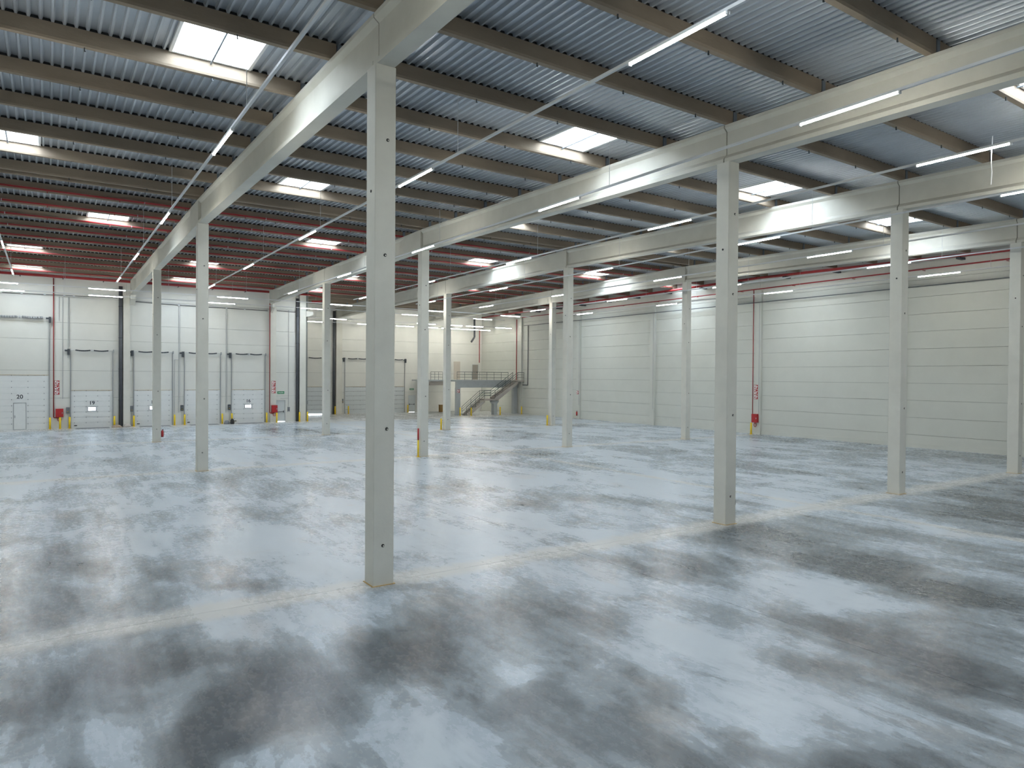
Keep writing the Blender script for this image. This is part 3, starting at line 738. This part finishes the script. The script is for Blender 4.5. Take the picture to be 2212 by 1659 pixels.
# red and yellow post
t = thing('marker_post', (12.47, 22.75-.9, 0), 'slim post, yellow below and red above, at the foot of a column', 'post')
pb = onY(903.3, 984, 22.0) ; t.location = (pb.x, 22.0, 0)
MB().cyl((pb.x, 22.0, 0), (pb.x, 22.0, 1.0), .05, 12).obj('yellow_tube', 'yellow', t, True)
MB().cyl((pb.x, 22.0, 1.0), (pb.x, 22.0, 1.68), .052, 12).obj('red_sleeve', 'red', t, True)
MB().box(pb.x-.1, pb.x+.1, 21.9, 22.1, 0, .012).obj('base_plate', 'yellow', t)

# ---------------------------------------------------------------- fire fighting equipment
def sign_stack(loc, ax, n, lab):
    """column of red and white square signs; ax 'y' faces -y, ax 'x' faces -x"""
    x, y, z = loc
    t = thing('fire_sign', loc, lab, 'sign')
    def bx(u0, u1, d0, d1, z0, z1):
        b = MB()
        return b.box(x+u0, x+u1, y-d1, y-d0, z0, z1) if ax == 'y' else b.box(x-d1, x-d0, y-u1, y-u0, z0, z1)
    for k in range(n):
        zz = z+.42*k
        p = bx(-.19, .19, 0, .012, zz, zz+.38).obj('sign_plate', 'red', t)
        bx(-.165, -.01, .012, .016, zz+.03, zz+.35).obj('pictogram', 'white', p)
        bx(-.12, -.05, .016, .019, zz+.10+.06*(k % 2), zz+.22+.06*(k % 2)).obj('pictogram', 'red', p)
        bx(.03, .09, .012, .016, zz+.05, zz+.33-.1*(k % 2)).obj('pictogram', 'white', p)
        bx(.09, .165, .012, .016, zz+.20, zz+.27).obj('pictogram', 'white', p)
    return t
def hose_cabinet(loc, ax, lab):
    x, y, z = loc
    t = thing('hose_cabinet', loc, lab, 'hose cabinet')
    def bx(u0, u1, d0, d1, z0, z1):
        b = MB()
        return b.box(x+u0, x+u1, y-d1, y-d0, z0, z1) if ax == 'y' else b.box(x-d1, x-d0, y-u1, y-u0, z0, z1)
    bx(-.28, .28, 0, .22, z, z+.72).obj('case', 'red', t)
    d = bx(-.25, .25, .22, .235, z+.03, z+.69).obj('door', 'red', t)
    bx(.17, .22, .235, .25, z+.3, z+.42).obj('handle', 'galv', d)
    pts = []
    for i in range(13):
        a_ = i/12*2*math.pi; u, v = .13*math.sin(a_), -.20+.16*math.cos(a_)
        pts.append((x+u, y-.1, z+v) if ax == 'y' else (x-.1, y-u, z+v))
    MB().path(pts, .025, 6).obj('hose', 'red', t, True)
    return t
hose_cabinet((-5.25, YA-.012, .99), 'y', 'red fire hose cabinet between dock doors 20 and 19')
sign_stack((-5.44, YA, 2.92), 'y', 3, 'stack of three red fire signs above the cabinet by door 20')
hose_cabinet((12.79, YA-.36, .99), 'y', 'red fire hose cabinet on the column beside the exit door')
sign_stack((12.72, YA-.36, 2.92), 'y', 3, 'stack of three red fire signs on the column by the exit')
hose_cabinet((XR-.232, 22.42, 1.0), 'x', 'red fire hose cabinet on the right wall column')
sign_stack((XR-.22, 22.45, 2.98), 'x', 3, 'stack of three red fire signs on the right wall column')
EXT = None; YM_ = 58.4
def extinguisher(loc, lab, dr=(0, 1)):
    global EXT
    if EXT is None:
        t = thing('fire_extinguisher', (0, 0, 0), lab, 'fire extinguisher')
        b = MB(); pr = [(.075, 0), (.085, .03), (.085, .36), (.07, .42), (.03, .46), (.028, .50)]
        n = 12
        b.loft([[(r*math.cos(2*math.pi*i/n), r*math.sin(2*math.pi*i/n), z) for i in range(n)] for r, z in pr]); b.obj('cylinder', 'red', t, True)
        MB().box(-.02, .09, -.015, .015, .50, .54).obj('handle', 'black', t)
        MB().path([(.02, .0, .49), (.10, .0, .45), (.11, .0, .2), (.1, 0, .12)], .012, 6).obj('hose', 'black', t)
        MB().cyl((0, 0, .02), (0, 0, .07), .087, 12).obj('base_ring', 'black', t)
        EXT = t; t.location = loc
    else: dup(EXT, loc, None, lab)
extinguisher((GX[0]+CW+.09, RY[2]+.12, .34), 'red fire extinguisher hung on the free column before door 18')
extinguisher((XR-.31, 46.3, .36), 'red fire extinguisher hung on the right wall column')
extinguisher((35.30, YM_+.2, .36), 'red fire extinguisher hung on the mezzanine column')
sign_stack((XR-.22, 46.3, 2.80), 'x', 1, 'single red fire sign above the right wall extinguisher')

# ---------------------------------------------------------------- mezzanine and stairs
YM, ZM = 58.4, 4.28
def U(px_, py_, Y=57.8): return onY(900+px_/8.508, 760+py_/8.508, Y)
t = thing('mezzanine', (40, 63, 0), 'grey concrete mezzanine platform with front beam in the far corner', 'mezzanine')
xl = U(740, 700, YM).x
MB().box(xl-.05, XR-.03, YM, YB-.02, ZM-.18, ZM).box(33.3, xl-.05, 61.8, YB-.42, ZM-.18, ZM).obj('slab', 'grey_concrete', t)
MB().box(xl, XR-.03, YM+.05, YM+.45, 3.36, ZM-.18).obj('front_beam', 'grey_concrete', t)
MB().box(33.3, xl+.4, 62.0, 62.35, 3.6, ZM-.18).obj('side_beam', 'stair_concrete', t)
for x0_, x1_ in ((xl, U(805, 1100, YM).x), (U(1870, 1100, YM).x-.75, U(1945, 1100, YM).x-.8)):
    MB().box(x0_, x1_, YM+.03, YM+.5, 0, 3.36).obj('column', 'grey_concrete', t)
def railing(x0_, x1_, y_, z_, label, n):
    r = thing('railing', (x0_, y_, z_), label, 'railing')
    for k in range(n+1):
        x = x0_+(x1_-x0_)*k/n; MB().cyl((x, y_, z_), (x, y_, z_+1.0), .024, 6).obj('post', 'railing', r)
    for h in (.36, .68, 1.0): MB().cyl((x0_, y_, z_+h), (x1_, y_, z_+h), .022 if h < 1 else .028, 6).obj('rail', 'railing', r)
    return r
xs0 = U(1750, 390).x
railing(xl+.05, xs0-.1, YM+.08, ZM, 'thin metal railing along the mezzanine front edge', 7)
railing(33.35, xl-.1, 61.9, ZM, 'thin metal railing on the recessed left part of the mezzanine', 3)
st = thing('staircase', (U(840, 1140).x, 57.8, 0), 'beige concrete staircase with landing and dark metal railings', 'staircase')
YS0, YS1 = 57.15, 58.35
xb0 = U(950, 1150, YS0).x-.15; xld0 = U(1250, 850, YS0).x; xld1 = U(1480, 855, YS0).x-.25; xtop = min(U(1860, 530, YS0).x, XR-.9); zl = 2.0
def flight(x0_, z0_, x1_, z1_, n):
    for k in range(n):
        xa_ = x0_+(x1_-x0_)*k/n; za_ = z0_+(z1_-z0_)*(k+1)/n
        MB().box(xa_, xa_+(x1_-x0_)/n+.05, YS0, YS1, za_-.06, za_).obj('step', 'stair_concrete', st)
    for y_ in (YS0-.02, YS1-.10):
        MB().prism([(x0_-.05, z0_-.02 if z0_ > .1 else 0), (x0_+.35, z0_-.25 if z0_ > .1 else 0), (x1_+.05, z1_-.42), (x1_+.05, z1_-.04), (x0_+.02, z0_+.15)], 'y', y_, y_+.12).obj('stringer', 'stair_concrete', st)
flight(xb0, 0, xld0, zl, 12); flight(xld1-.05, zl, xtop, ZM, 13)
MB().box(xld0, xld1, YS0-.02, YS1+.02, zl-.2, zl).obj('landing', 'stair_concrete', st)
MB().box(xtop, XR-.03, YS0-.02, YM, ZM-.18, ZM).obj('top_platform', 'stair_concrete', st)
pc = (U(1390, 1100).x+U(1465, 1100).x)/2-.05
MB().prism([(pc-.24, 0), (pc+.24, 0), (pc+.24, 1.35), (pc+.48, 1.6), (pc+.48, 1.8), (pc-.48, 1.8), (pc-.48, 1.6), (pc-.24, 1.35)], 'y', YS0+.3, YS1-.3).obj('support_post', 'grey_concrete', st)
def srail(pts, y_):
    for (a0, z0_), (a1, z1_) in zip(pts, pts[1:]):
        for h in (.40, .70, 1.0): MB().cyl((a0, y_, z0_+h), (a1, y_, z1_+h), .03 if h == 1 else .022, 6).obj('rail', 'railing', st)
        n = max(1, round(abs(a1-a0)/1.15))
        for k in range(n+1):
            f_ = k/n; x = a0+(a1-a0)*f_; z = z0_+(z1_-z0_)*f_; MB().cyl((x, y_, z-.1), (x, y_, z+1.0), .026, 6).obj('post', 'railing', st)
for y_ in (YS0+.03, YS1-.05):
    srail([(xb0-.1, 0.05), (xld0, zl), (xld1-.05, zl), (xtop, ZM)], y_)
srail([(xtop, ZM), (XR-.08, ZM)], YS0+.03)
light_line('x', 64.0, 38.0, 43.6, 4.03, [39.5, 42.2], [], 'short light line fixed below the mezzanine slab', None)
# wall hung items around the mezzanine
cbx = onY(953.5, 880, 66.0).x
sign_stack((xl+.2, YM+.02, 2.75), 'y', 1, 'single red fire sign on the mezzanine column')
tag(MB().box(cbx-.2, cbx+.2, 66.0, 66.4, 0, .92).box(cbx-.23, cbx+.23, 65.97, 66.43, .92, .96).box(cbx-.16, cbx+.16, 65.985, 66.0, .08, .86).obj('cabinet', 'brown_wood'), 'small brown cabinet below the mezzanine', 'cabinet')
rp = Vector((XR-.42, 0, 0))
conduit([(rp.x, YB-.058, 11.2), (rp.x, YB-.058, onY(900+740/4.88, 620+800/4.88, YB).z)], .055, 'short red pipe hanging in the far corner behind the mezzanine', None, 'red_pipe', 'hose_pipe')
rp2 = onX(900+1053/4.88, 620+650/4.88, XR-.3)
conduit([(XR-.29, rp2.y, 12.1), (XR-.29, rp2.y, ZM+.02)], .06, 'red pipe down the right wall to the staircase top', None, 'red_pipe', 'hose_pipe')

# ---------------------------------------------------------------- odds and ends on the floor
def heap(c, sx, sy, sz, m, name, lab, cat, seed, folds=0.3):
    random.seed(seed); n, r = 18, 7; secs = []
    for j in range(r):
        a_ = j/(r-1); rad = math.cos(a_*math.pi/2)**.7*.98+.02; z = sz*math.sin(a_*math.pi/2)
        secs.append([(c[0]+sx*rad*math.cos(2*math.pi*i/n)*(1+folds*(random.random()-.5)), c[1]+sy*rad*math.sin(2*math.pi*i/n)*(1+folds*(random.random()-.5)), z*(1+folds*.6*(random.random()-.5))) for i in range(n)])
    return tag(MB().loft(secs).obj(name, m, None, True), lab, cat)
heap((-1.0, YA-.85, 0), .38, .28, .22, 'cloth', 'sack', 'crumpled brown sack on the floor beside the downpipe', 'sack', 3)
heap((-.2, YA-.75, 0), .32, .24, .28, 'stair_concrete', 'sack', 'pale sack leaning below the column between doors 19 and 18', 'sack', 5)
heap((8.2, YA-.85, 0), .26, .24, .34, 'plate', 'rubbish_bag', 'grey rubbish bag on the floor left of door 16', 'bag', 8)
heap((8.68, YA-.95, 0), .18, .18, .50, 'black', 'rubbish_bag', 'tall black rubbish bag at the left track of door 16', 'bag', 11)
